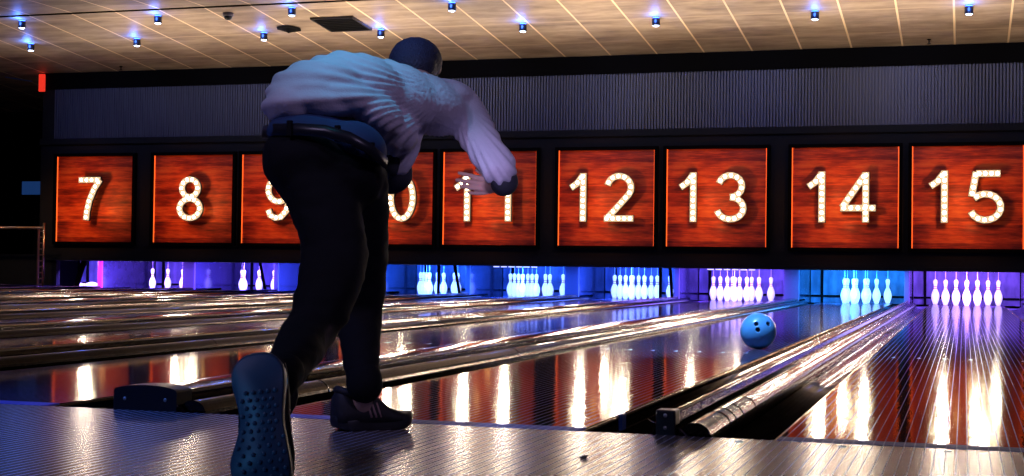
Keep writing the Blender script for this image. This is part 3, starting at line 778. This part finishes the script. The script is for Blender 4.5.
# --- shoes: local frame u = heel to toe, v = width, w = up
def shoe(name, heel, toe, up, L, label=None, sole_m=M_sole, lace=True, flip=1, wd_=1, ht_=1):
    u = (toe-heel).normalized(); up = (up-u*up.dot(u)).normalized(); v = up.cross(u)*flip
    Mx = lambda a, b, c_: heel + u*a*L + v*b*L*wd_ + up*c_*L*ht_
    prof = [(.0,.0,.0), (.008,.065,.06), (.045,.115,.105), (.11,.145,.14), (.2,.15,.15), (.33,.125,.135), (.45,.105,.125), (.58,.135,.135), (.70,.175,.15), (.80,.18,.155), (.9,.15,.135), (.97,.09,.08), (1.0,.0,.0)]
    t = thing('shoe', None, None); t.parent = per; del_ = [t.pop(k, None) for k in ('label', 'category')]
    def outline(g, n=1):
        return [(a, b+g) for a, b, c_ in prof], [(a, -(c_+g)) for a, b, c_ in prof]
    bm = bmesh.new()
    A, Bq = outline(.0)
    pts = A + list(reversed(Bq))[1:-1]
    for _ in range(2):       # round the outline
        np_ = []
        for i in range(len(pts)):
            p, q = pts[i], pts[(i+1) % len(pts)]
            np_ += [(p[0]*.75+q[0]*.25, p[1]*.75+q[1]*.25), (p[0]*.25+q[0]*.75, p[1]*.25+q[1]*.75)]
        pts = np_
    rings = []
    for w_, g in ((.0,.96), (.01,1.0), (.05,1.03), (.10,1.03), (.125,.97)):
        rings.append([bm.verts.new(Mx(.5+(a-.5)*g, b*g, w_ + (.05*max(0, (a-.75)/.25)**2) + .03*max(0, (.15-a)/.15))) for a, b in pts])
    n = len(pts)
    for a, b in zip(rings, rings[1:]):
        for k in range(n): bm.faces.new((a[k], a[(k+1) % n], b[(k+1) % n], b[k]))
    bm.faces.new(rings[0]); bm.faces.new(rings[-1])
    bmesh.ops.recalc_face_normals(bm, faces=bm.faces[:])
    so = obj('sole', bm, sole_m, t, True)
    bm = bmesh.new()
    for i in range(13):
        for j in range(-2, 3):
            a = .27+i*.052; wdt = .10 if a < .55 else .14
            b = j*wdt/2.4 + (.012 if i % 2 else -.012)
            if .0 < a < .97:
                c_ = Mx(a, b, -.004+(.05*max(0, (a-.75)/.25)**2)); s_ = .009*L*1.3
                r = bmesh.ops.create_icosphere(bm, subdivisions=1, radius=1)
                for q in r['verts']: q.co = c_ + u*q.co.x*s_*1.5 + v*q.co.y*s_*1.4 + up*q.co.z*s_*.7
    tr_ = obj('tread', bm, sole_m, so, False); tr_['kind'] = 'stuff'
    # upper
    bm = bmesh.new()
    H = [(.01,.10,.35), (.06,.14,.40), (.15,.15,.41), (.28,.15,.41), (.42,.145,.38), (.55,.155,.31), (.68,.17,.22), (.8,.165,.18), (.9,.13,.145), (.96,.08,.12)]
    P_ = []
    rings = []
    for a, wd, h in H:
        ring = []
        for k in range(16):
            th = PI*k/15; cc, ss = math.cos(th), math.sin(th)
            ring.append(bm.verts.new(Mx(a, wd*.95*math.copysign(abs(cc)**.7, cc)-.005, .09+(h-.09)*abs(ss)**.75)))
        rings.append(ring)
    for a, b in zip(rings, rings[1:]):
        for k in range(15): bm.faces.new((a[k], b[k], b[k+1], a[k+1]))
        bm.faces.new((a[0], a[15], b[15], b[0]))
    bm.faces.new(rings[0]); bm.faces.new(list(reversed(rings[-1])))
    bmesh.ops.recalc_face_normals(bm, faces=bm.faces[:])
    up_ = obj('shoe_upper', bm, M_shoe, t, True)
    bm = bmesh.new()
    cc = Mx(.13, 0, .36)
    tube(bm, [Mx(.22+.17*math.cos(a), .135*math.sin(a), .385+.02*math.cos(2*a)) for a in [2*PI*k/18 for k in range(19)]], .012*L/.28, 8); obj('collar', bm, M_shoe, up_, True)
    if lace:
        for k in range(4):
            a = .36+k*.065; z_ = .385-k*.034; bm = bmesh.new()
            tube(bm, [Mx(a,-.07,z_-.03), Mx(a+.02,0,z_+.012), Mx(a,.07,z_-.03)], .004, 6); obj('lace', bm, M_stripe, up_, True)
    for sgn in (-1, 1):
        for k in range(3):
            bm = bmesh.new(); a = .36+k*.06
            tube(bm, [Mx(a+.05, sgn*.140, .13), Mx(a+.025, sgn*.138, .19), Mx(a, sgn*.118, .27)], .004, 6); obj('side_stripe', bm, M_stripe, up_, True)
    return t
hl, to = Vector((-1.735,-.275,.0)), Vector((-1.572,-.105,.0))
s1 = shoe('shoe', hl, to, Vector((0,0,1)), .24, sole_m=M_sole2, wd_=1.35, ht_=1.2)
s1['label'] = 'black sneaker flat on the approach with pale side stripes'
# trailing shoe: up on its toe, tread to the camera
hl = at(256, 352, -1.10); to = at(264, 502, -1.17)
s2 = shoe('shoe', hl, to, Vector((-.30,1,.10)), (to-hl).length, sole_m=M_sole, lace=False, wd_=1.2)
s2['label'] = 'dark blue studded sole of the raised trailing shoe'

# ------------------------------------------------------------------ world light and unseen lamps
W = bpy.data.worlds.new('world'); sc.world = W; W.use_nodes = True
W.node_tree.nodes['Background'].inputs[0].default_value = (.03,.06,.2,1); W.node_tree.nodes['Background'].inputs[1].default_value = .02
def lamp(kind, loc, tgt, e, col, size=.3, ang=60, blend=.6, **kw):
    ld = bpy.data.lights.new('unseen_lamp', kind); ld.energy = e; ld.color = col
    if kind == 'SPOT': ld.spot_size = math.radians(ang); ld.spot_blend = blend; ld.shadow_soft_size = size
    elif kind == 'AREA': ld.size = size
    else: ld.shadow_soft_size = size
    lo = bpy.data.objects.new('unseen_lamp', ld); COL.objects.link(lo); lo.location = loc
    d = Vector(tgt)-Vector(loc); lo.rotation_euler = d.to_track_quat('-Z', 'Y').to_euler(); return lo
# added warm spots, without fixtures, that brighten the ceiling before the masking
for x, e in ((-14,80), (-11.2,420), (-8.2,560), (-4.6,520), (-1.2,520), (2,450)):
    lamp('SPOT', (x, 13.9, 1.9), (x, 15.5, 4.2), e*.62, (1,.76,.50), .4, 104, 1)
lamp('SPOT', (-14.6,14.6,3.2), (-15.6,17.0,.8), 120, (1,.55,.3), .1, 50, 1)  # warm spot added to brighten the brass railing
# unseen coloured spots over bowler, ball, lanes and slats, most of them added
lamp('SPOT', (-1.9,-1.5,3.7), at(372,90,-.3), 230, (.05,.62,1), .08, 12, 1)
lamp('SPOT', (-2.5,-1.2,3.7), at(410,48,.08), 170, (.12,.3,1), .08, 8, 1)  # blue spot added to lift the dark hair
lamp('SPOT', (-2.7,-3.6,1.0), at(258,400,-1.1), 60, (.10,.42,1), .08, 14, 1)  # low blue spot added for the trailing sole
lamp('SPOT', (-3.2,-1.5,3.6), (-2.9,-.6,0), 420, (.04,.2,1), .15, 44, 1)  # added to turn the left of the approach blue
lamp('SPOT', (-3.2,-3.6,3.4), (-1.75,-.2,.8), 135, (.62,.50,.95), .25, 36, .9)  # purple spot added to light the bowler from the left
lamp('SPOT', (1.6,-2.6,3.2), (-1.4,-.1,.9), 125, (.66,.50,.95), .25, 36, .9)  # its added counterpart from the right
lamp('SPOT', (-.15,-3.95,.60), at(474,182,.17), 480, (.62,.5,1), .05, 5, 1)  # added close to the camera to brighten the hand
lamp('SPOT', (-2.2,3.0,4.0), (-1.25,4.7,0), 1300, (.34,.66,1), .1, 34, .9)  # added overhead spot that brightens the ball, no fixture
for x in (-9,-5.5,3.5): lamp('SPOT', (x,-1.5,3.9), (x,1.5,0), 130, (.12,.22,1), .2, 100, 1)  # added blue wash around the foul line
for x in (-8.5,-5,-1.6): lamp('SPOT', (x,4.5,4.0), (x+.2,7.5,0), 200, (.20,.22,1), .15, 110, 1)  # added violet wash down the lanes
for x in (-14,-11.8,-9.6,-7.4,-5.2,-3,-.8,1.4): lamp('SPOT', (x,14.6,3.85), (x,17.5,3.1), 62, (.40,.42,1), .2, 58, 1)  # row of spots added to lift the slats

vs_ = sc.view_settings; vs_.view_transform = 'Standard'; vs_.look = 'None'; vs_.exposure = 0; vs_.gamma = 1; vs_.use_curve_mapping = False
